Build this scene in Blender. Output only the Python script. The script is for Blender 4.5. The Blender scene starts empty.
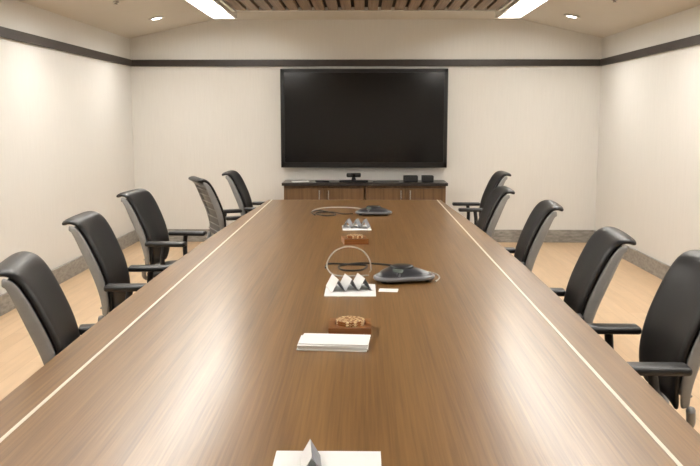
import bpy, bmesh, math, random
from mathutils import Vector, Matrix
random.seed(4)
scene = bpy.context.scene
COL = scene.collection
scene.view_settings.view_transform = 'Standard'
scene.view_settings.look = 'None'
scene.view_settings.exposure = 0.42

# ------------------------------------------------------------ materials
def new_mat(name):
    m = bpy.data.materials.new(name); m.use_nodes = True
    nt = m.node_tree
    return m, nt, nt.nodes['Principled BSDF']

def lin(c):
    return tuple(((v/255.0)/12.92 if v/255.0 <= 0.04045 else (((v/255.0)+0.055)/1.055)**2.4) for v in c)

def mat(name, rgb, rough=0.5, metal=0.0, var=0.06, scale=30.0, bump=0.0, stretch=(1,1,1), coat=0.0, spec=0.5):
    m, nt, b = new_mat(name)
    c = lin(rgb)
    tc = nt.nodes.new('ShaderNodeTexCoord'); mp = nt.nodes.new('ShaderNodeMapping')
    mp.inputs['Scale'].default_value = stretch
    nz = nt.nodes.new('ShaderNodeTexNoise'); nz.inputs['Scale'].default_value = scale
    nz.inputs['Detail'].default_value = 4
    rp = nt.nodes.new('ShaderNodeValToRGB')
    rp.color_ramp.elements[0].position = 0.3; rp.color_ramp.elements[1].position = 0.7
    rp.color_ramp.elements[0].color = (*[max(0, v*(1-var)) for v in c], 1)
    rp.color_ramp.elements[1].color = (*[min(1, v*(1+var)) for v in c], 1)
    L = nt.links.new
    L(tc.outputs['Object'], mp.inputs['Vector']); L(mp.outputs['Vector'], nz.inputs['Vector'])
    L(nz.outputs['Fac'], rp.inputs['Fac']); L(rp.outputs['Color'], b.inputs['Base Color'])
    b.inputs['Roughness'].default_value = rough; b.inputs['Metallic'].default_value = metal
    b.inputs['Coat Weight'].default_value = coat
    b.inputs['Specular IOR Level'].default_value = spec
    if bump > 0:
        bp = nt.nodes.new('ShaderNodeBump'); bp.inputs['Strength'].default_value = bump
        bp.inputs['Distance'].default_value = 0.002
        L(nz.outputs['Fac'], bp.inputs['Height']); L(bp.outputs['Normal'], b.inputs['Normal'])
    return m

def wood(name, dark, midc, light, scale=1.0, rough=0.3, axis='Y', fine=1.0, coat=0.0, span=0.14):
    m, nt, b = new_mat(name)
    L = nt.links.new
    tc = nt.nodes.new('ShaderNodeTexCoord')
    def noise(sx, sy, sz, det):
        mp = nt.nodes.new('ShaderNodeMapping')
        s = (sx, sy, sz)
        if axis == 'X': s = (sy, sx, sz)
        if axis == 'Z': s = (sx, sz, sy)
        mp.inputs['Scale'].default_value = s
        n = nt.nodes.new('ShaderNodeTexNoise'); n.inputs['Scale'].default_value = scale
        n.inputs['Detail'].default_value = det; n.inputs['Roughness'].default_value = 0.6
        L(tc.outputs['Object'], mp.inputs['Vector']); L(mp.outputs['Vector'], n.inputs['Vector'])
        return n
    n1 = noise(26, 0.5, 26, 5)
    n2 = noise(130*fine, 2.2, 130*fine, 3)
    mx = nt.nodes.new('ShaderNodeMath'); mx.operation = 'MULTIPLY_ADD'
    mx.inputs[1].default_value = 0.5
    h = nt.nodes.new('ShaderNodeMath'); h.operation = 'MULTIPLY'; h.inputs[1].default_value = 0.5
    L(n2.outputs['Fac'], h.inputs[0]); L(n1.outputs['Fac'], mx.inputs[0]); L(h.outputs[0], mx.inputs[2])
    rp = nt.nodes.new('ShaderNodeValToRGB')
    e = rp.color_ramp.elements
    e[0].position = 0.5-span; e[0].color = (*lin(dark), 1)
    e[1].position = 0.5+span; e[1].color = (*lin(light), 1)
    k = e.new(0.5); k.color = (*lin(midc), 1)
    L(mx.outputs[0], rp.inputs['Fac']); L(rp.outputs['Color'], b.inputs['Base Color'])
    b.inputs['Roughness'].default_value = rough
    b.inputs['Coat Weight'].default_value = coat; b.inputs['Coat Roughness'].default_value = 0.22
    return m

def emit(name, rgb, strength):
    m, nt, b = new_mat(name)
    b.inputs['Base Color'].default_value = (0.9, 0.9, 0.88, 1)
    b.inputs['Emission Color'].default_value = (*rgb, 1)
    b.inputs['Emission Strength'].default_value = strength
    return m

M = {}
M['wall'] = mat('wall_fabric', (223, 221, 216), 0.85, var=0.018, scale=60, bump=0.1, stretch=(1, 1, 0.06), spec=0.2)
M['ceil'] = mat('ceiling_paint', (212, 207, 197), 0.9, var=0.01, scale=5, spec=0.2)
M['rail'] = mat('rail_dark_wood', (50, 42, 37), 0.45, var=0.15, scale=20)
M['stone'] = mat('baseboard_stone', (146, 143, 137), 0.4, var=0.28, scale=14, stretch=(1, 1, 3))
M['table'] = wood('table_veneer', (98, 68, 37), (123, 90, 51), (143, 107, 64), rough=0.33, coat=0.28, span=0.18)
M['tedge'] = mat('table_edge_band', (80, 57, 36), 0.35, var=0.1)
M['inlay'] = mat('inlay_light', (218, 210, 194), 0.35, var=0.03)
M['leather'] = mat('black_leather', (21, 21, 23), 0.4, var=0.15, scale=220, bump=0.15, spec=0.4)
M['plast'] = mat('black_plastic', (20, 20, 22), 0.4, var=0.1)
M['silver'] = mat('silver_plastic', (142, 142, 141), 0.4, metal=0.1, var=0.04)
M['meshg'] = mat('gray_support_shell', (98, 98, 98), 0.55, var=0.1, scale=60)
M['chrome'] = mat('polished_aluminium', (190, 190, 190), 0.2, metal=1.0, var=0.03)
M['tvblack'] = mat('tv_bezel', (9, 9, 10), 0.3, var=0.1)
M['screen'] = mat('tv_screen', (4, 4, 5), 0.14, var=0.05, scale=2)
M['tvrim'] = mat('tv_rim', (110, 110, 107), 0.3, metal=0.7)
M['ctop'] = mat('credenza_top_dark', (46, 41, 38), 0.3, var=0.15, scale=60)
M['cwood'] = wood('credenza_veneer', (84, 62, 42), (106, 81, 55), (122, 95, 66), rough=0.35, axis='Z')
M['paper'] = mat('white_paper', (240, 240, 239), 0.7, var=0.01)
M['grayp'] = mat('printed_gray', (140, 143, 148), 0.6, var=0.12, scale=60)
M['boxw'] = wood('holder_wood', (98, 56, 24), (128, 78, 36), (150, 98, 50), rough=0.3, axis='X')
M['phone'] = mat('phone_charcoal', (44, 46, 51), 0.32, var=0.08)
M['phone2'] = mat('phone_silver_gray', (112, 114, 118), 0.35, var=0.05)
M['cable'] = mat('cable_gray', (186, 184, 180), 0.5, var=0.05)
M['cabled'] = mat('cable_dark', (30, 30, 30), 0.4, var=0.05)
M['slat'] = wood('ceiling_slat_wood', (108, 90, 71), (136, 116, 93), (156, 136, 112), rough=0.5)
M['void'] = mat('slat_backing', (26, 21, 17), 0.9)
M['white'] = mat('white_metal', (222, 220, 214), 0.4, var=0.01)
M['lens'] = emit('light_lens', (1.0, 0.97, 0.92), 37.0)
M['dlens'] = emit('downlight_lens', (1.0, 0.96, 0.89), 14.0)
M['lcd'] = mat('phone_display', (96, 104, 98), 0.2, var=0.05)

def floor_mat():
    m, nt, b = new_mat('floor_pale_wood')
    L = nt.links.new
    tc = nt.nodes.new('ShaderNodeTexCoord')
    mp = nt.nodes.new('ShaderNodeMapping'); mp.inputs['Rotation'].default_value = (0, 0, math.pi/2)
    br = nt.nodes.new('ShaderNodeTexBrick')
    br.inputs['Color1'].default_value = (*lin((224, 193, 156)), 1)
    br.inputs['Color2'].default_value = (*lin((216, 183, 144)), 1)
    br.inputs['Mortar'].default_value = (*lin((198, 164, 126)), 1)
    br.inputs['Scale'].default_value = 1.0
    br.inputs['Mortar Size'].default_value = 0.0015
    br.inputs['Brick Width'].default_value = 1.4; br.inputs['Row Height'].default_value = 0.13
    nz = nt.nodes.new('ShaderNodeTexNoise'); nz.inputs['Scale'].default_value = 3
    mp2 = nt.nodes.new('ShaderNodeMapping'); mp2.inputs['Scale'].default_value = (8, 0.8, 1)
    mix = nt.nodes.new('ShaderNodeMix'); mix.data_type = 'RGBA'; mix.blend_type = 'MULTIPLY'
    mix.inputs['Factor'].default_value = 0.25
    L(tc.outputs['Object'], mp.inputs['Vector']); L(mp.outputs['Vector'], br.inputs['Vector'])
    L(tc.outputs['Object'], mp2.inputs['Vector']); L(mp2.outputs['Vector'], nz.inputs['Vector'])
    L(br.outputs['Color'], mix.inputs['A']); L(nz.outputs['Fac'], mix.inputs['B'])
    L(mix.outputs['Result'], b.inputs['Base Color'])
    b.inputs['Roughness'].default_value = 0.3
    return m
M['floor'] = floor_mat()

def coaster_mat():
    m, nt, b = new_mat('coaster_pattern')
    L = nt.links.new
    tc = nt.nodes.new('ShaderNodeTexCoord')
    vo = nt.nodes.new('ShaderNodeTexVoronoi'); vo.inputs['Scale'].default_value = 85
    rp = nt.nodes.new('ShaderNodeValToRGB'); rp.color_ramp.interpolation = 'CONSTANT'
    e = rp.color_ramp.elements
    e[0].position = 0; e[0].color = (*lin((236, 214, 170)), 1)
    e[1].position = 0.46; e[1].color = (*lin((150, 92, 42)), 1)
    L(tc.outputs['Object'], vo.inputs['Vector']); L(vo.outputs['Distance'], rp.inputs['Fac'])
    L(rp.outputs['Color'], b.inputs['Base Color'])
    b.inputs['Roughness'].default_value = 0.3; b.inputs['Metallic'].default_value = 0.15
    return m
M['coaster'] = coaster_mat()

# ------------------------------------------------------------ mesh helpers
def obj_from_bm(name, bm, material, parent=None, loc=(0, 0, 0), rot=(0, 0, 0), smooth=False, mats=None):
    bmesh.ops.recalc_face_normals(bm, faces=bm.faces)
    me = bpy.data.meshes.new(name); bm.to_mesh(me); bm.free()
    if mats:
        for q in mats: me.materials.append(q)
    else:
        me.materials.append(material)
    if smooth:
        for p in me.polygons: p.use_smooth = True
    o = bpy.data.objects.new(name, me); COL.objects.link(o)
    o.location = loc; o.rotation_euler = rot
    if parent: o.parent = parent
    return o

def add_box(bm, size, c=(0, 0, 0), rot=None):
    mtx = Matrix.Translation(c)
    if rot is not None: mtx = mtx @ rot
    mtx = mtx @ Matrix.Diagonal((size[0], size[1], size[2], 1))
    return bmesh.ops.create_cube(bm, size=1.0, matrix=mtx)['verts']

def box(name, size, c, material, parent=None, bevel=0.0, seg=2, loc=(0, 0, 0), rot=(0, 0, 0), smooth=False):
    bm = bmesh.new(); add_box(bm, size, c)
    if bevel > 0:
        bmesh.ops.bevel(bm, geom=bm.edges[:], offset=bevel, segments=seg, affect='EDGES', profile=0.5)
    return obj_from_bm(name, bm, material, parent, loc, rot, smooth)

def add_cyl(bm, r1, r2, p1, p2, n=20):
    p1 = Vector(p1); p2 = Vector(p2); d = p2-p1
    q = d.to_track_quat('Z', 'Y').to_matrix().to_4x4()
    mtx = Matrix.Translation((p1+p2)/2) @ q
    bmesh.ops.create_cone(bm, cap_ends=True, segments=n, radius1=r1, radius2=r2, depth=d.length, matrix=mtx)

def lathe(name, prof, material, parent=None, loc=(0, 0, 0), n=32, radf=None, smooth=True, rot=(0, 0, 0)):
    bm = bmesh.new(); rings = []
    for (r, z) in prof:
        ring = []
        for i in range(n):
            a = 2*math.pi*i/n
            k = radf(a, r) if radf else 1.0
            ring.append(bm.verts.new((r*k*math.cos(a), r*k*math.sin(a), z)))
        rings.append(ring)
    for a, b in zip(rings[:-1], rings[1:]):
        for i in range(n):
            bm.faces.new((a[i], a[(i+1) % n], b[(i+1) % n], b[i]))
    bm.faces.new(rings[0]); bm.faces.new(rings[-1])
    return obj_from_bm(name, bm, material, parent, loc, rot, smooth)

def tube(name, pts, r, material, parent=None, loc=(0, 0, 0), cyclic=False, n=8, sub=8):
    P = [Vector(p) for p in pts]; out = []
    N = len(P)
    rng = range(N if cyclic else N-1)
    for i in rng:
        if cyclic: p0, p1, p2, p3 = P[(i-1) % N], P[i], P[(i+1) % N], P[(i+2) % N]
        else: p0, p1, p2, p3 = P[max(i-1, 0)], P[i], P[i+1], P[min(i+2, N-1)]
        for s in range(sub):
            t = s/sub
            out.append(0.5*((2*p1)+(-p0+p2)*t+(2*p0-5*p1+4*p2-p3)*t*t+(-p0+3*p1-3*p2+p3)*t**3))
    if not cyclic: out.append(P[-1])
    bm = bmesh.new(); rings = []; m = len(out)
    up = Vector((0.03, 0.05, 1)).normalized()
    for i in range(m):
        a = out[(i-1) % m] if (cyclic or i > 0) else out[i]
        b = out[(i+1) % m] if (cyclic or i < m-1) else out[i]
        t = (b-a).normalized()
        s = t.cross(up)
        if s.length < 1e-3: s = t.cross(Vector((1, 0, 0)))
        s.normalize(); up2 = s.cross(t).normalized(); up = up2
        rings.append([bm.verts.new(out[i]+r*(math.cos(2*math.pi*k/n)*s+math.sin(2*math.pi*k/n)*up2)) for k in range(n)])
    pairs = list(zip(rings[:-1], rings[1:]))
    if cyclic: pairs.append((rings[-1], rings[0]))
    for a, b in pairs:
        for k in range(n): bm.faces.new((a[k], a[(k+1) % n], b[(k+1) % n], b[k]))
    if not cyclic: bm.faces.new(rings[0]); bm.faces.new(rings[-1])
    return obj_from_bm(name, bm, material, parent, loc, smooth=True)

def slab(name, fn, nu, nv, th, material, parent=None, subsurf=1, rimk=0.32):
    bm = bmesh.new(); F = []; B = []
    e = 1e-3
    for j in range(nv+1):
        v = j/nv; fr = []; bk = []
        for i in range(nu+1):
            u = -1+2*i/nu
            p = Vector(fn(u, v))
            du = Vector(fn(min(u+e, 1), v))-Vector(fn(max(u-e, -1), v))
            dv = Vector(fn(u, min(v+e, 1)))-Vector(fn(u, max(v-e, 0)))
            n = du.cross(dv).normalized()
            rim = (i in (0, nu)) or (j in (0, nv))
            h = th*(rimk if rim else 0.5)
            fr.append(bm.verts.new(p+n*h)); bk.append(bm.verts.new(p-n*h))
        F.append(fr); B.append(bk)
    for j in range(nv):
        for i in range(nu):
            bm.faces.new((F[j][i], F[j][i+1], F[j+1][i+1], F[j+1][i]))
            bm.faces.new((B[j][i], B[j+1][i], B[j+1][i+1], B[j][i+1]))
    for j in range(nv):
        bm.faces.new((F[j][0], F[j+1][0], B[j+1][0], B[j][0]))
        bm.faces.new((F[j][nu], B[j][nu], B[j+1][nu], F[j+1][nu]))
    for i in range(nu):
        bm.faces.new((F[0][i], B[0][i], B[0][i+1], F[0][i+1]))
        bm.faces.new((F[nv][i], F[nv][i+1], B[nv][i+1], B[nv][i]))
    o = obj_from_bm(name, bm, material, parent, smooth=True)
    if subsurf:
        md = o.modifiers.new('sub', 'SUBSURF'); md.levels = subsurf; md.render_levels = subsurf
    return o

def empty(name, loc, rotz=0.0, label=None, category=None, group=None):
    o = bpy.data.objects.new(name, None); COL.objects.link(o)
    o.empty_display_size = 0.1
    o.location = loc; o.rotation_euler = (0, 0, rotz)
    tag(o, label, category, group)
    return o

def tag(o, label=None, category=None, group=None):
    if label: o['label'] = label
    if category: o['category'] = category
    if group: o['group'] = group
    return o

def struct(o):
    o['kind'] = 'structure'; return o

def copy_tree(src, loc, rotz):
    def rec(s, par):
        c = s.copy(); COL.objects.link(c)
        if par is not None:
            c.parent = par; c.matrix_parent_inverse = s.matrix_parent_inverse.copy()
        for ch in list(s.children): rec(ch, c)
        return c
    c = rec(src, None); c.location = loc; c.rotation_euler = (0, 0, rotz)
    return c

# ------------------------------------------------------------ room
XL, XR, YB, YF = -2.80, 2.84, 10.0, -1.6
ZC, ZM = 2.45, 2.67
W = XR-XL; CX = (XL+XR)/2
struct(box('floor', (W+0.4, YB-YF+0.4, 0.1), (CX, (YB+YF)/2, -0.05), M['floor']))
struct(box('wall_back', (W+0.4, 0.1, 2.95), (CX, YB+0.05, 1.475), M['wall']))
struct(box('wall_front', (W+0.4, 0.1, 2.95), (CX, YF-0.05, 1.475), M['wall']))
struct(box('wall_left', (0.1, YB-YF, 2.95), (XL-0.05, (YB+YF)/2, 1.475), M['wall']))
struct(box('wall_right', (0.1, YB-YF, 2.95), (XR+0.05, (YB+YF)/2, 1.475), M['wall']))
bm = bmesh.new()
XS1, XS2 = -1.80, 1.86
prof = [(XL, ZC), (XS1, ZM), (XS2, ZM), (XR, ZC), (XR, 2.85), (XL, 2.85)]
a = [bm.verts.new((x, YF, z)) for x, z in prof]; b = [bm.verts.new((x, YB, z)) for x, z in prof]
for i in range(6): bm.faces.new((a[i], a[(i+1) % 6], b[(i+1) % 6], b[i]))
bm.faces.new(a); bm.faces.new(b)
struct(obj_from_bm('ceiling', bm, M['ceil']))
RZ, RH = 2.163, 0.078
struct(box('trim_1', (W, 0.03, RH), (CX, YB-0.015, RZ), M['rail'], bevel=0.004))
struct(box('trim_2', (0.03, YB-YF-0.03, RH), (XL+0.015, (YB+YF)/2-0.015, RZ), M['rail'], bevel=0.004))
struct(box('trim_3', (0.03, YB-YF-0.03, RH), (XR-0.015, (YB+YF)/2-0.015, RZ), M['rail'], bevel=0.004))
def baseboard(name, size, c):
    struct(box(name, size, c, M['stone'], bevel=0.004))
BH = 0.155
baseboard('baseboard_back', (W, 0.025, BH), (CX, YB-0.0125, BH/2))
baseboard('baseboard_left', (0.025, YB-YF-0.025, BH), (XL+0.0125, (YB+YF)/2-0.0125, BH/2))
baseboard('baseboard_right', (0.025, YB-YF-0.025, BH), (XR-0.0125, (YB+YF)/2-0.0125, BH/2))

# ------------------------------------------------------------ slatted ceiling panel
PX1, PX2, PY1, PY2 = -1.34, 1.40, 0.0, 8.75
panel = empty('slatted_ceiling_panel', ((PX1+PX2)/2, (PY1+PY2)/2, ZM), label='brown wood slatted panel mounted under the white ceiling', category='ceiling panel')
box('backing_board', (PX2-PX1, PY2-PY1, 0.02), (0, 0, -0.0105), M['void'], panel)
bm = bmesh.new()
n = 20; pitch = (PX2-PX1)/n
for i in range(n):
    add_box(bm, (pitch*0.74, PY2-PY1, 0.03), (-(PX2-PX1)/2+pitch*(i+0.5), 0, -0.0355))
obj_from_bm('slats', bm, M['slat'], panel)
bm = bmesh.new()
add_box(bm, (PX2-PX1+0.06, 0.03, 0.06), (0, (PY2-PY1)/2+0.015, -0.031)); add_box(bm, (PX2-PX1+0.06, 0.03, 0.06), (0, -(PY2-PY1)/2-0.015, -0.031))
add_box(bm, (0.03, PY2-PY1, 0.06), ((PX2-PX1)/2+0.015, 0, -0.031)); add_box(bm, (0.03, PY2-PY1, 0.06), (-(PX2-PX1)/2-0.015, 0, -0.031))
obj_from_bm('frame', bm, M['white'], panel)

ll0 = None
for x in (-1.54, 1.60):
    for k in range(6):
        y = 8.55-1.56*k
        if ll0 is None:
            ll = empty('linear_ceiling_light', (x, y, ZM), label='white linear recessed ceiling light, switched on', category='ceiling light', group='linear ceiling lights')
            bm = bmesh.new()
            w2, l2, h = 0.14, 0.77, 0.07
            add_box(bm, (0.02, 2*l2, h), (-w2+0.01, 0, -h/2)); add_box(bm, (0.02, 2*l2, h), (w2-0.01, 0, -h/2))
            add_box(bm, (2*w2, 0.02, h), (0, -l2, -h/2)); add_box(bm, (2*w2, 0.02, h), (0, l2, -h/2))
            add_box(bm, (2*w2, 2*l2, 0.01), (0, 0, -0.006))
            obj_from_bm('housing', bm, M['white'], ll)
            box('lens', (0.08, 1.30, 0.02), (0, 0, -0.03), M['lens'], ll, bevel=0.004)
            ll0 = ll
        else:
            copy_tree(ll0, (x, y, ZM), 0)

def ceil_z(x):
    if x < 0: return ZC+(x-XL)/(XS1-XL)*(ZM-ZC)
    return ZC+(XR-x)/(XR-XS2)*(ZM-ZC)
sl = math.atan((ZM-ZC)/(XS1-XL))
dl0 = None
for sx in (-2.22, 2.22):
    for y in (9.0, 6.9, 4.8, 2.7, 0.6):
        z = ceil_z(sx)-0.004
        ry = -sl if sx < 0 else math.atan((ZM-ZC)/(XR-XS2))
        if dl0 is None:
            d = empty('downlight', (sx, y, z), label='small round white ceiling downlight, switched on', category='ceiling light', group='round downlights')
            lathe('trim_ring', [(0.05, 0.0), (0.085, 0.0), (0.088, -0.006), (0.06, -0.012), (0.05, -0.006)], M['white'], d, n=28)
            lathe('lens', [(0.001, -0.004), (0.052, -0.004), (0.05, -0.008), (0.001, -0.009)], M['dlens'], d, n=24)
            dl0 = d
        else:
            d = copy_tree(dl0, (sx, y, z), 0)
        d.rotation_euler = (0, ry, 0)
        L = bpy.data.lights.new('downlight_lamp', 'SPOT'); L.energy = 30; L.color = (1, 0.965, 0.905)
        L.spot_size = math.radians(140); L.spot_blend = 1.0; L.shadow_soft_size = 0.06
        lo = bpy.data.objects.new('downlight_lamp', L); COL.objects.link(lo); lo.location = (sx, y, z-0.03)
for sx, y in ((-2.27, 7.7), (2.28, 7.7)):
    s = lathe('ceiling_sprinkler', [(0.001, 0), (0.03, 0), (0.03, -0.006), (0.012, -0.01), (0.012, -0.022), (0.02, -0.024), (0.001, -0.026)], M['chrome'], n=20, loc=(sx, y, ceil_z(sx)-0.002))
    tag(s, 'small round metal sprinkler head on the ceiling', 'sprinkler', 'ceiling sprinklers')

# ------------------------------------------------------------ television
TVX, TVW, TVZ, TVH = 0.01, 2.0, 1.505, 1.175
tv = empty('television', (TVX, YB-0.01, TVZ), label='large black flat screen television mounted on the wall', category='television')
box('wall_mount', (0.7, 0.05, 0.5), (0, -0.016, 0), M['plast'], tv)
box('casing', (TVW, 0.05, TVH), (0, -0.066, 0), M['tvrim'], tv, bevel=0.008)
bm = bmesh.new()
bz = 0.04
add_box(bm, (TVW-0.016, 0.02, bz), (0, -0.095, TVH/2-bz/2-0.008)); add_box(bm, (TVW-0.016, 0.02, bz+0.015), (0, -0.095, -TVH/2+bz/2+0.0155))
add_box(bm, (bz, 0.02, TVH-0.016), (-TVW/2+bz/2+0.008, -0.095, 0)); add_box(bm, (bz, 0.02, TVH-0.016), (TVW/2-bz/2-0.008, -0.095, 0))
obj_from_bm('bezel', bm, M['tvblack'], tv)
box('screen', (TVW-2*bz, 0.01, TVH-2*bz-0.01), (0, -0.0935, 0.005), M['screen'], tv)

# ------------------------------------------------------------ credenza
CT = 0.765; CXc = 0.02
cab0 = None
for cx in (CXc-0.475, CXc+0.475):
    if cab0 is None:
        cab = empty('cabinet', (cx, 9.73, 0), label='low wood veneer cabinet with two doors and bar handles', category='cabinet', group='cabinets under the television')
        box('body', (0.94, 0.42, CT-0.035-0.06), (0, 0.03, 0.06+(CT-0.095)/2), M['cwood'], cab)
        box('plinth', (0.90, 0.36, 0.06), (0, 0.05, 0.03), M['plast'], cab)
        for s in (-1, 1):
            dr = box('door', (0.458, 0.02, CT-0.14), (0, 0, 0), M['cwood'], cab, bevel=0.002, loc=(s*0.2335, -0.192, 0.075+(CT-0.14)/2))
            bm = bmesh.new()
            add_cyl(bm, 0.008, 0.008, (0, -0.035, -0.1), (0, -0.035, 0.1), 12)
            add_cyl(bm, 0.005, 0.005, (0, -0.035, 0.08), (0, -0.009, 0.08), 8); add_cyl(bm, 0.005, 0.005, (0, -0.035, -0.08), (0, -0.009, -0.08), 8)
            obj_from_bm('handle', bm, M['chrome'], dr, loc=(-s*0.18, 0, 0.19))
        cab0 = cab
    else:
        copy_tree(cab0, (cx, 9.73, 0), 0)
tag(box('credenza_worktop', (1.93, 0.48, 0.035), (0, 0, 0), M['ctop'], bevel=0.003, loc=(CXc, 9.735, CT-0.0175)),
    'dark continuous worktop on the low wood cabinets', 'worktop')

cam = empty('conference_camera', (-0.11, 9.66, CT), label='black video conference camera on a wide stand below the television', category='camera')
box('base', (0.34, 0.14, 0.02), (0, 0, 0.01), M['plast'], cam, bevel=0.008)
bm = bmesh.new(); add_cyl(bm, 0.03, 0.018, (0, 0, 0.018), (0, 0, 0.06)); obj_from_bm('stem', bm, M['plast'], cam, smooth=True)
box('head', (0.17, 0.07, 0.05), (0, 0, 0), M['plast'], cam, bevel=0.014, seg=3, loc=(0, 0, 0.08), smooth=True)
bm = bmesh.new(); add_cyl(bm, 0.02, 0.017, (0, -0.033, 0), (0, -0.048, 0)); obj_from_bm('camera_lens', bm, M['screen'], cam, loc=(0, 0, 0.08))
for i, (x, w) in enumerate(((0.56, 0.17), (0.76, 0.14))):
    e_ = empty('speaker_box', (x, 9.68, CT), label='small black box speaker on the dark worktop', category='speaker', group='small black boxes')
    box('case', (w, 0.12, 0.075), (0, 0, 0.0385), M['plast'], e_, bevel=0.01)
    box('grille', (w-0.03, 0.006, 0.045), (0, -0.062, 0.04), M['cabled'], e_)
t = tube('power_cord', [(0.0, 0, 0.005), (0.08, 0.03, 0.005), (0.16, -0.02, 0.005), (0.24, 0.02, 0.005), (0.3, 0.0, 0.005)], 0.004, M['cabled'], loc=(0.12, 9.64, CT))
tag(t, 'thin black cord lying on the dark worktop', 'cable')
b_ = box('notepad', (0.2, 0.13, 0.008), (0, 0, 0.004), M['paper'], bevel=0.001, loc=(-0.74, 9.66, CT), rot=(0, 0, 0.2))
tag(b_, 'small white notepad lying on the dark worktop', 'notepad')
b_ = box('remote_control', (0.05, 0.17, 0.016), (0, 0, 0.008), M['plast'], bevel=0.004, loc=(-0.48, 9.64, CT), rot=(0, 0, 1.0))
tag(b_, 'black remote control lying on the dark worktop', 'remote control')

# ------------------------------------------------------------ conference table
TX, TY1, TY2, TT = -0.08, 0.75, 7.75, 0.74
IN = 0.783
def margin(y):
    pts = [(0.75, 0.09), (2.2, 0.125), (3.6, 0.15), (5.0, 0.14), (6.5, 0.09), (7.75, 0.02)]
    for (a, ma), (b, mb) in zip(pts[:-1], pts[1:]):
        if y <= b:
            t = (y-a)/(b-a); return ma+(mb-ma)*t
    return pts[-1][1]
table = empty('conference_table', (TX, (TY1+TY2)/2, 0), label='long boat-shaped brown wood conference table with pale inlay lines', category='table')
YC = (TY1+TY2)/2
def table_slab(name, z0, z1, inset, m):
    bm = bmesh.new(); N = 28; Lv = []
    for i in range(N+1):
        y = TY1+(TY2-TY1)*i/N
        mm = sum(margin(min(max(y+d, TY1), TY2)) for d in (-0.8, -0.4, 0, 0.4, 0.8))/5
        hw = IN+mm-inset
        yy = min(max(y, TY1+inset), TY2-inset)-YC
        Lv.append([bm.verts.new((s*hw, yy, z)) for s, z in ((-1, z0), (1, z0), (1, z1), (-1, z1))])
    for p, q in zip(Lv[:-1], Lv[1:]):
        for k in range(4): bm.faces.new((p[k], p[(k+1) % 4], q[(k+1) % 4], q[k]))
    bm.faces.new(Lv[0]); bm.faces.new(Lv[-1])
    return obj_from_bm(name, bm, m, table)
table_slab('table_top', TT-0.012, TT, 0, M['table'])
table_slab('edge_band', TT-0.040, TT-0.0122, 0.006, M['tedge'])
for s in (-1, 1):
    box('inlay_strip', (0.011, TY2-TY1-0.01, 0.002), (s*IN, 0, TT+0.0004), M['inlay'], table)
for y in (1.7, 4.25, 6.8):
    pb = box('pedestal', (0.5, 0.7, TT-0.13), (0, 0, 0), M['table'], table, bevel=0.01, loc=(0, y-YC, 0.08+(TT-0.13)/2))
    box('plinth', (0.42, 0.6, 0.08), (0, 0, 0), M['plast'], pb, loc=(0, 0, -(TT-0.13)/2-0.04))

# ------------------------------------------------------------ chairs (face +X locally)
BP = [(-0.195, 0.50), (-0.176, 0.57), (-0.178, 0.65), (-0.197, 0.74), (-0.226, 0.82), (-0.258, 0.895), (-0.288, 0.952), (-0.320, 0.988), (-0.360, 0.998), (-0.392, 0.984)]
def prof_at(v):
    v = min(max(v, 0), 1)
    f = v*(len(BP)-1); i = min(int(f), len(BP)-2); t = f-i
    p0 = BP[max(i-1, 0)]; p1 = BP[i]; p2 = BP[i+1]; p3 = BP[min(i+2, len(BP)-1)]
    r = []
    for k in (0, 1):
        r.append(0.5*((2*p1[k])+(-p0[k]+p2[k])*t+(2*p0[k]-5*p1[k]+4*p2[k]-p3[k])*t*t+(-p0[k]+3*p1[k]-3*p2[k]+p3[k])*t**3))
    return r
def back_w(v):
    w = 0.19+0.035*math.sin(min(v/0.6, 1)*math.pi/2)
    if v > 0.85: w -= 0.012*((v-0.85)/0.15)**2
    if v < 0.1: w -= 0.02*(1-v/0.1)
    return w
def back_fn(u, v):
    x, z = prof_at(v)
    return (x+0.022*u*u*(1-0.6*v), u*back_w(v), z)
chair0 = empty('office_chair', (0, 0, 0), 0, label='black leather swivel office chair with silver frame at the table', category='chair', group='chairs around the conference table')
slab('backrest', back_fn, 8, 18, 0.030, M['leather'], chair0)
def tang(v):
    a = prof_at(v-0.02); b = prof_at(v+0.02)
    dx, dz = b[0]-a[0], b[1]-a[1]; l = math.hypot(dx, dz)
    return dx/l, dz/l
def frame_fn(side):
    def f(u, v):
        vv = 0.01+0.86*v
        x, z = prof_at(vv); dx, dz = tang(vv)
        nx, nz = -dz, dx
        wd = 0.016+0.010*math.sin(math.pi*min(v*1.1, 1))
        off = 0.012+wd*(1+u)
        return (x+0.022*(1-0.6*vv)+nx*off, side*(back_w(vv)-0.001), z+nz*off)
    return f
for s in (-1, 1):
    slab('frame_upright', frame_fn(s), 2, 14, 0.016, M['silver'], chair0, rimk=0.45)
def shell_fn(u, v):
    vv = 0.03+0.80*v
    x, z = prof_at(vv); dx, dz = tang(vv)
    off = 0.030+0.004*math.sin(math.pi*v)
    return (x-dz*off+0.012*u*u, u*(back_w(vv)-0.012), z+dx*off)
slab('back_support', shell_fn, 6, 12, 0.008, M['meshg'], chair0)
bm = bmesh.new()
for k in range(9):
    vv = 0.08+0.70*k/8
    x, z = prof_at(vv); w = back_w(vv)-0.02; dx, dz = tang(vv)
    add_cyl(bm, 0.005, 0.005, (x-dz*0.037, -w, z+dx*0.037), (x-dz*0.037, w, z+dx*0.037), 8)
obj_from_bm('support_wires', bm, M['silver'], chair0, smooth=True)
tube('back_yoke', [(-0.215, -0.18, 0.51), (-0.235, -0.12, 0.43), (-0.19, -0.05, 0.40), (-0.19, 0.05, 0.40), (-0.235, 0.12, 0.43), (-0.215, 0.18, 0.51)], 0.016, M['silver'], chair0)
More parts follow.
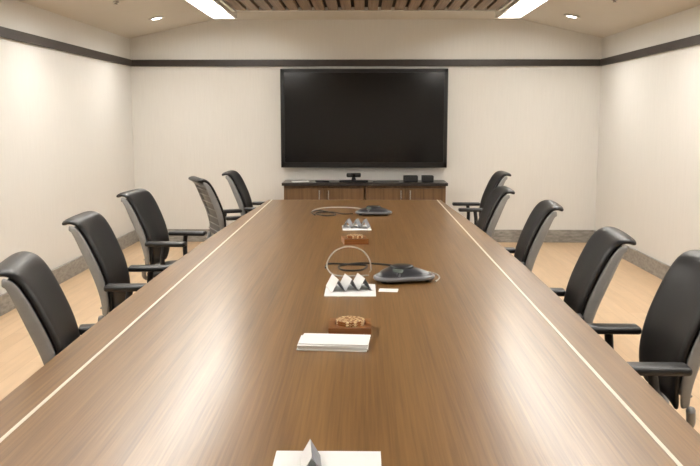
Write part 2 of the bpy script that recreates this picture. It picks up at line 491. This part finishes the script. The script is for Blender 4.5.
def seat_fn(u, v):
    x = -0.20+0.46*v
    w = 0.235-0.03*(abs(v-0.45)*2)**3
    z = 0.465-0.012*(1-u*u)*math.sin(math.pi*v)-0.035*max(0, (v-0.75)/0.25)**2
    return (x, u*w, z)
slab('seat', seat_fn, 8, 8, 0.07, M['leather'], chair0)
box('seat_mechanism', (0.26, 0.2, 0.05), (-0.02, 0, 0.405), M['plast'], chair0, bevel=0.012)
for s in (-1, 1):
    ap = box('armrest', (0.27, 0.08, 0.03), (0, 0, 0), M['plast'], chair0, bevel=0.012, seg=3, loc=(-0.035, s*0.262, 0.68), smooth=True)
    tube('arm_support', [(-0.05, s*0.262, 0.67), (-0.06, s*0.272, 0.57), (-0.05, s*0.26, 0.46), (-0.03, s*0.2, 0.415), (-0.02, s*0.08, 0.405)], 0.017, M['plast'], chair0)
bm = bmesh.new(); add_cyl(bm, 0.027, 0.027, (0, 0, 0.07), (0, 0, 0.25)); add_cyl(bm, 0.017, 0.017, (0, 0, 0.25), (0, 0, 0.39)); add_cyl(bm, 0.05, 0.04, (0, 0, 0.07), (0, 0, 0.125))
obj_from_bm('gas_column', bm, M['plast'], chair0)
for k in range(5):
    a = 2*math.pi*k/5+0.3
    bm = bmesh.new()
    vs = add_box(bm, (0.26, 0.045, 0.03), (0.165, 0, 0.0))
    for v in vs:
        if v.co.x > 0.2: v.co.y *= 0.6; v.co.z = v.co.z*0.6-0.022
    bmesh.ops.bevel(bm, geom=bm.edges[:], offset=0.006, segments=2, affect='EDGES')
    lg = obj_from_bm('base_leg', bm, M['silver'], chair0, loc=(0, 0, 0.1), rot=(0, 0, a))
    bm = bmesh.new()
    add_cyl(bm, 0.0275, 0.0275, (0, -0.024, 0), (0, -0.006, 0), 18); add_cyl(bm, 0.0275, 0.0275, (0, 0.006, 0), (0, 0.024, 0), 18)
    add_cyl(bm, 0.008, 0.008, (0, 0, 0.0), (0, 0, 0.045), 10)
    add_box(bm, (0.03, 0.014, 0.03), (0, 0, 0.006))
    obj_from_bm('caster', bm, M['plast'], lg, loc=(0.275, 0, -0.0725))

TOPX = 0.33
chairs = [
    (-1.215, 2.83, 0.22), (-1.44, 4.18, 0.06), (-1.58, 5.62, -0.06), (-1.39, 6.93, 0.40), (-1.25, 7.74, 0.0),
    (1.30, 7.70, math.pi), (1.01, 5.90, math.pi-0.03), (1.10, 4.84, math.pi-0.08), (1.10, 3.58, math.pi-0.10), (1.245, 2.90, math.pi-0.02),
]
first = True
for tx, ty, r in chairs:
    bx = tx+TOPX*math.cos(r); by = ty+TOPX*math.sin(r)
    if first:
        chair0.location = (bx, by, 0); chair0.rotation_euler = (0, 0, r); first = False
    else:
        copy_tree(chair0, (bx, by, 0), r)

# ------------------------------------------------------------ tabletop things
ZT = TT+0.0002
def phone(loc, rz):
    p = empty('conference_phone', loc, rz, label='dark gray three-legged conference speakerphone on the table', category='phone', group='conference phones')
    rf = lambda a, r: 1+0.17*math.cos(3*a)*min(1, max(0, r-0.05)/0.05)
    lathe('body', [(0.08, 0.004), (0.118, 0.012), (0.132, 0.024), (0.126, 0.034), (0.10, 0.046), (0.075, 0.056), (0.06, 0.061)], M['phone'], p, n=72, radf=rf)
    lathe('rim', [(0.131, 0.012), (0.137, 0.018), (0.1365, 0.027), (0.128, 0.0325)], M['phone2'], p, n=72, radf=rf)
    lathe('speaker_grille', [(0.056, 0.057), (0.057, 0.066), (0.045, 0.071), (0.02, 0.0725), (0.001, 0.073)], M['cabled'], p, n=36)
    box('display', (0.05, 0.028, 0.006), (0, 0, 0), M['lcd'], p, bevel=0.001, loc=(0, -0.078, 0.054), rot=(0.5, 0, 0))
    bm = bmesh.new()
    for i in range(3):
        for j in range(3):
            add_box(bm, (0.010, 0.006, 0.004), ((i-1)*0.015, -0.098-j*0.007, 0.0455-j*0.0045))
    obj_from_bm('keypad', bm, M['phone2'], p)
    for k in range(3):
        a = 2*math.pi*k/3
        lathe('foot', [(0.012, 0.0), (0.014, 0.003), (0.014, 0.014), (0.008, 0.016)], M['cabled'], p, n=14, loc=(0.12*math.cos(a), 0.12*math.sin(a), 0))
    return p
ph = phone((0.185, 3.85, ZT), -math.pi/6+0.25)
copy_tree(ph, (0.085, 6.55, ZT), -math.pi/6)
def cable(pts, r, m, loc, label, rest=0.0):
    t = tube('phone_cable', pts, r, m, loc=loc); tag(t, label, 'cable', 'conference phone cables'); return t
cable([(0.035, 0.05, 0.0045), (0.04, 0.01, 0.03), (0.03, 0.0, 0.08), (-0.01, 0.0, 0.125), (-0.075, 0.0, 0.14), (-0.14, 0.0, 0.115), (-0.175, 0.0, 0.06), (-0.165, -0.02, 0.02), (-0.12, -0.05, 0.005), (-0.03, -0.05, 0.005), (0.03, -0.04, 0.005)],
      0.0036, M['cable'], (0.0, 3.97, ZT), 'thin gray cable standing up in a loop beside the phone')
cable([(0.16, 0.06, 0.005), (0.06, 0.12, 0.005), (-0.04, 0.14, 0.005), (-0.14, 0.06, 0.005), (-0.12, -0.06, 0.005), (-0.03, -0.06, 0.005), (0.0, 0.07, 0.005), (-0.07, 0.1, 0.005), (-0.2, 0.12, 0.005), (-0.21, 0.0, 0.005)],
      0.0045, M['cabled'], (0.02, 4.13, ZT), 'thin dark cable curled on the table behind the phone')
cable([(-0.05, 0.05, 0.005), (0.03, 0.09, 0.005), (0.12, 0.06, 0.005), (0.165, -0.03, 0.005), (0.165, -0.12, 0.005), (0.14, -0.2, 0.005)], 0.0035, M['cable'], (0.2, 3.98, ZT), 'thin gray cable curving around the phone')
cable([(0, 0, 0.005), (-0.08, -0.02, 0.005), (-0.16, 0.1, 0.005), (-0.26, 0.1, 0.005), (-0.30, 0.0, 0.005), (-0.22, -0.14, 0.005), (-0.14, -0.10, 0.005), (-0.17, 0.05, 0.005), (-0.28, 0.22, 0.005), (-0.34, 0.1, 0.005), (-0.3, -0.1, 0.005)],
      0.0045, M['cabled'], (-0.08, 6.55, ZT+0.001), 'dark tangled cable lying on the table beside the phone')
cable([(0.0, 0.05, 0.005), (-0.06, 0.26, 0.005), (-0.2, 0.34, 0.005), (-0.34, 0.30, 0.005), (-0.42, 0.16, 0.005), (-0.44, 0.0, 0.005)],
      0.0045, M['cable'], (0.02, 6.70, ZT), 'thin gray cable trailing over the table')

def card_set(loc, rz, size, peaks, label):
    pp = box('paper_sheet', (size[0], size[1], 0.0025), (0, 0, 0.00125), M['paper'], loc=loc, rot=(0, 0, rz))
    tag(pp, 'white paper sheets lying flat on the table', 'paper', 'paper sheets')
    bm = bmesh.new(); pw, ph_, pl, ox, oy = peaks['w'], peaks['h'], peaks['l'], peaks.get('ox', 0), peaks.get('oy', 0)
    n = peaks['n']; pts = []
    for i in range(n):
        pts.append(((i-n/2)*pw, 0.0)); pts.append(((i-n/2+0.5)*pw, ph_))
    pts.append((n/2*pw, 0.0))
    th = 0.0012
    A = [(bm.verts.new((x, -pl/2, z)), bm.verts.new((x, pl/2, z)), bm.verts.new((x, -pl/2, z+th)), bm.verts.new((x, pl/2, z+th))) for x, z in pts]
    for i, (p, q) in enumerate(zip(A[:-1], A[1:])):
        for f in ((p[0], p[1], q[1], q[0]), (p[2], q[2], q[3], p[3]), (p[0], q[0], q[2], p[2]), (p[1], p[3], q[3], q[1])):
            fc = bm.faces.new(f); fc.material_index = i % 2
    bm.faces.new((A[0][0], A[0][2], A[0][3], A[0][1])); bm.faces.new((A[-1][0], A[-1][1], A[-1][3], A[-1][2]))
    c = Matrix.Rotation(rz, 3, 'Z') @ Vector((ox, oy, 0))
    o = obj_from_bm('folded_card', bm, None, loc=(loc[0]+c.x, loc[1]+c.y, loc[2]+0.0027), rot=(0, 0, rz+peaks.get('r', 0)), mats=[M['paper'], M['grayp']])
    tag(o, label, 'card', 'folded cards on the table')
lab = 'white and gray card folded in zigzag peaks standing on paper'
card_set((-0.055, 3.60, ZT), 0.0, (0.225, 0.26), dict(w=0.06, h=0.055, l=0.14, n=3, ox=-0.01, oy=0.03, r=0.25), lab)
card_set((-0.045, 5.72, ZT), 0.05, (0.2, 0.26), dict(w=0.06, h=0.055, l=0.14, n=3, ox=0.0, oy=0.02, r=-0.2), lab)
card_set((-0.078, 1.70, ZT), 0.0, (0.24, 0.2), dict(w=0.045, h=0.04, l=0.10, n=1, ox=-0.035, oy=0.02, r=0.1), 'small gray folded card standing on white paper')
s_ = box('paper_slip', (0.085, 0.07, 0.001), (0, 0, 0.0007), M['paper'], loc=(0.115, 3.60, ZT), rot=(0, 0, -0.1)); tag(s_, 'small white paper slip lying on the table', 'paper')

# folded napkins: each a folded sheet (two layers joined by a rounded fold at the front)
def napkin(w, d, t):
    bm = bmesh.new(); prof = []
    g = t*0.16
    prof += [(d/2, 0), (-d/2+t/2, 0)]
    for k in range(1, 6):
        a = -math.pi/2-math.pi*k/6
        prof.append((-d/2+t/2+t/2*math.cos(a), t/2+t/2*math.sin(a)))
    prof += [(-d/2+t/2, t), (d/2, t), (d/2, t/2+g), (-d/2+t, t/2+g*0.6), (-d/2+t, t/2-g*0.6), (d/2, t/2-g)]
    A = [bm.verts.new((-w/2, y, z)) for y, z in prof]; B = [bm.verts.new((w/2, y, z)) for y, z in prof]
    n = len(prof)
    for i in range(n): bm.faces.new((A[i], A[(i+1) % n], B[(i+1) % n], B[i]))
    bm.faces.new(A); bm.faces.new(B)
    return bm
for k in range(5):
    o = obj_from_bm('paper_napkin', napkin(0.233-0.002*random.random(), 0.13, 0.0046), M['paper'], loc=(-0.095+random.uniform(-.004, .004), 2.69+random.uniform(-.004, .004), ZT+0.0049*k), rot=(0, 0, -0.06+random.uniform(-.03, .03)))
    tag(o, 'folded white paper napkin in a neat stack', 'napkin', 'stack of white napkins')

def holder(loc, rz):
    h = empty('coaster_holder', loc, rz, label='square brown wooden coaster holder on the table', category='coaster holder', group='coaster holders')
    bm = bmesh.new(); n = 32; S = 0.075; H = 0.034; R = 0.056
    def sq(a):
        c, s = math.cos(a), math.sin(a); k = S/max(abs(c), abs(s)); return c*k, s*k
    ob, ot, it, ib = [], [], [], []
    for i in range(n):
        a = 2*math.pi*i/n; x, y = sq(a)
        ob.append(bm.verts.new((x, y, 0))); ot.append(bm.verts.new((x, y, H)))
        it.append(bm.verts.new((R*math.cos(a), R*math.sin(a), H))); ib.append(bm.verts.new((R*math.cos(a), R*math.sin(a), 0.008)))
    for i in range(n):
        j = (i+1) % n
        bm.faces.new((ob[i], ob[j], ot[j], ot[i])); bm.faces.new((ot[i], ot[j], it[j], it[i])); bm.faces.new((it[i], it[j], ib[j], ib[i]))
    bm.faces.new(ob); bm.faces.new(ib)
    obj_from_bm('holder_block', bm, M['boxw'], h)
    for k in range(5):
        o = lathe('coaster', [(0.001, 0), (0.051, 0), (0.052, 0.004), (0.051, 0.0078), (0.001, 0.0079)], M['coaster'], n=36, loc=(loc[0], loc[1], loc[2]+0.0084+0.0081*k), smooth=False)
        tag(o, 'round patterned gold and cream coaster stacked in the holder', 'coaster', 'stacked round coasters')
holder((-0.045, 2.87, ZT), 0.0)
holder((-0.05, 5.02, ZT), 0.15)

# ------------------------------------------------------------ world + camera
w = bpy.data.worlds.new('world'); scene.world = w; w.use_nodes = True
w.node_tree.nodes['Background'].inputs['Color'].default_value = (1, 0.93, 0.82, 1)
w.node_tree.nodes['Background'].inputs['Strength'].default_value = 0.3

cd = bpy.data.cameras.new('camera'); co = bpy.data.objects.new('camera', cd); COL.objects.link(co)
cd.sensor_width = 36; cd.lens = 820/700*36
co.location = (0, 0, 1.5)
co.rotation_euler = (math.radians(90-7.92), 0, math.radians(0.91))
cd.clip_start = 0.05
scene.camera = co
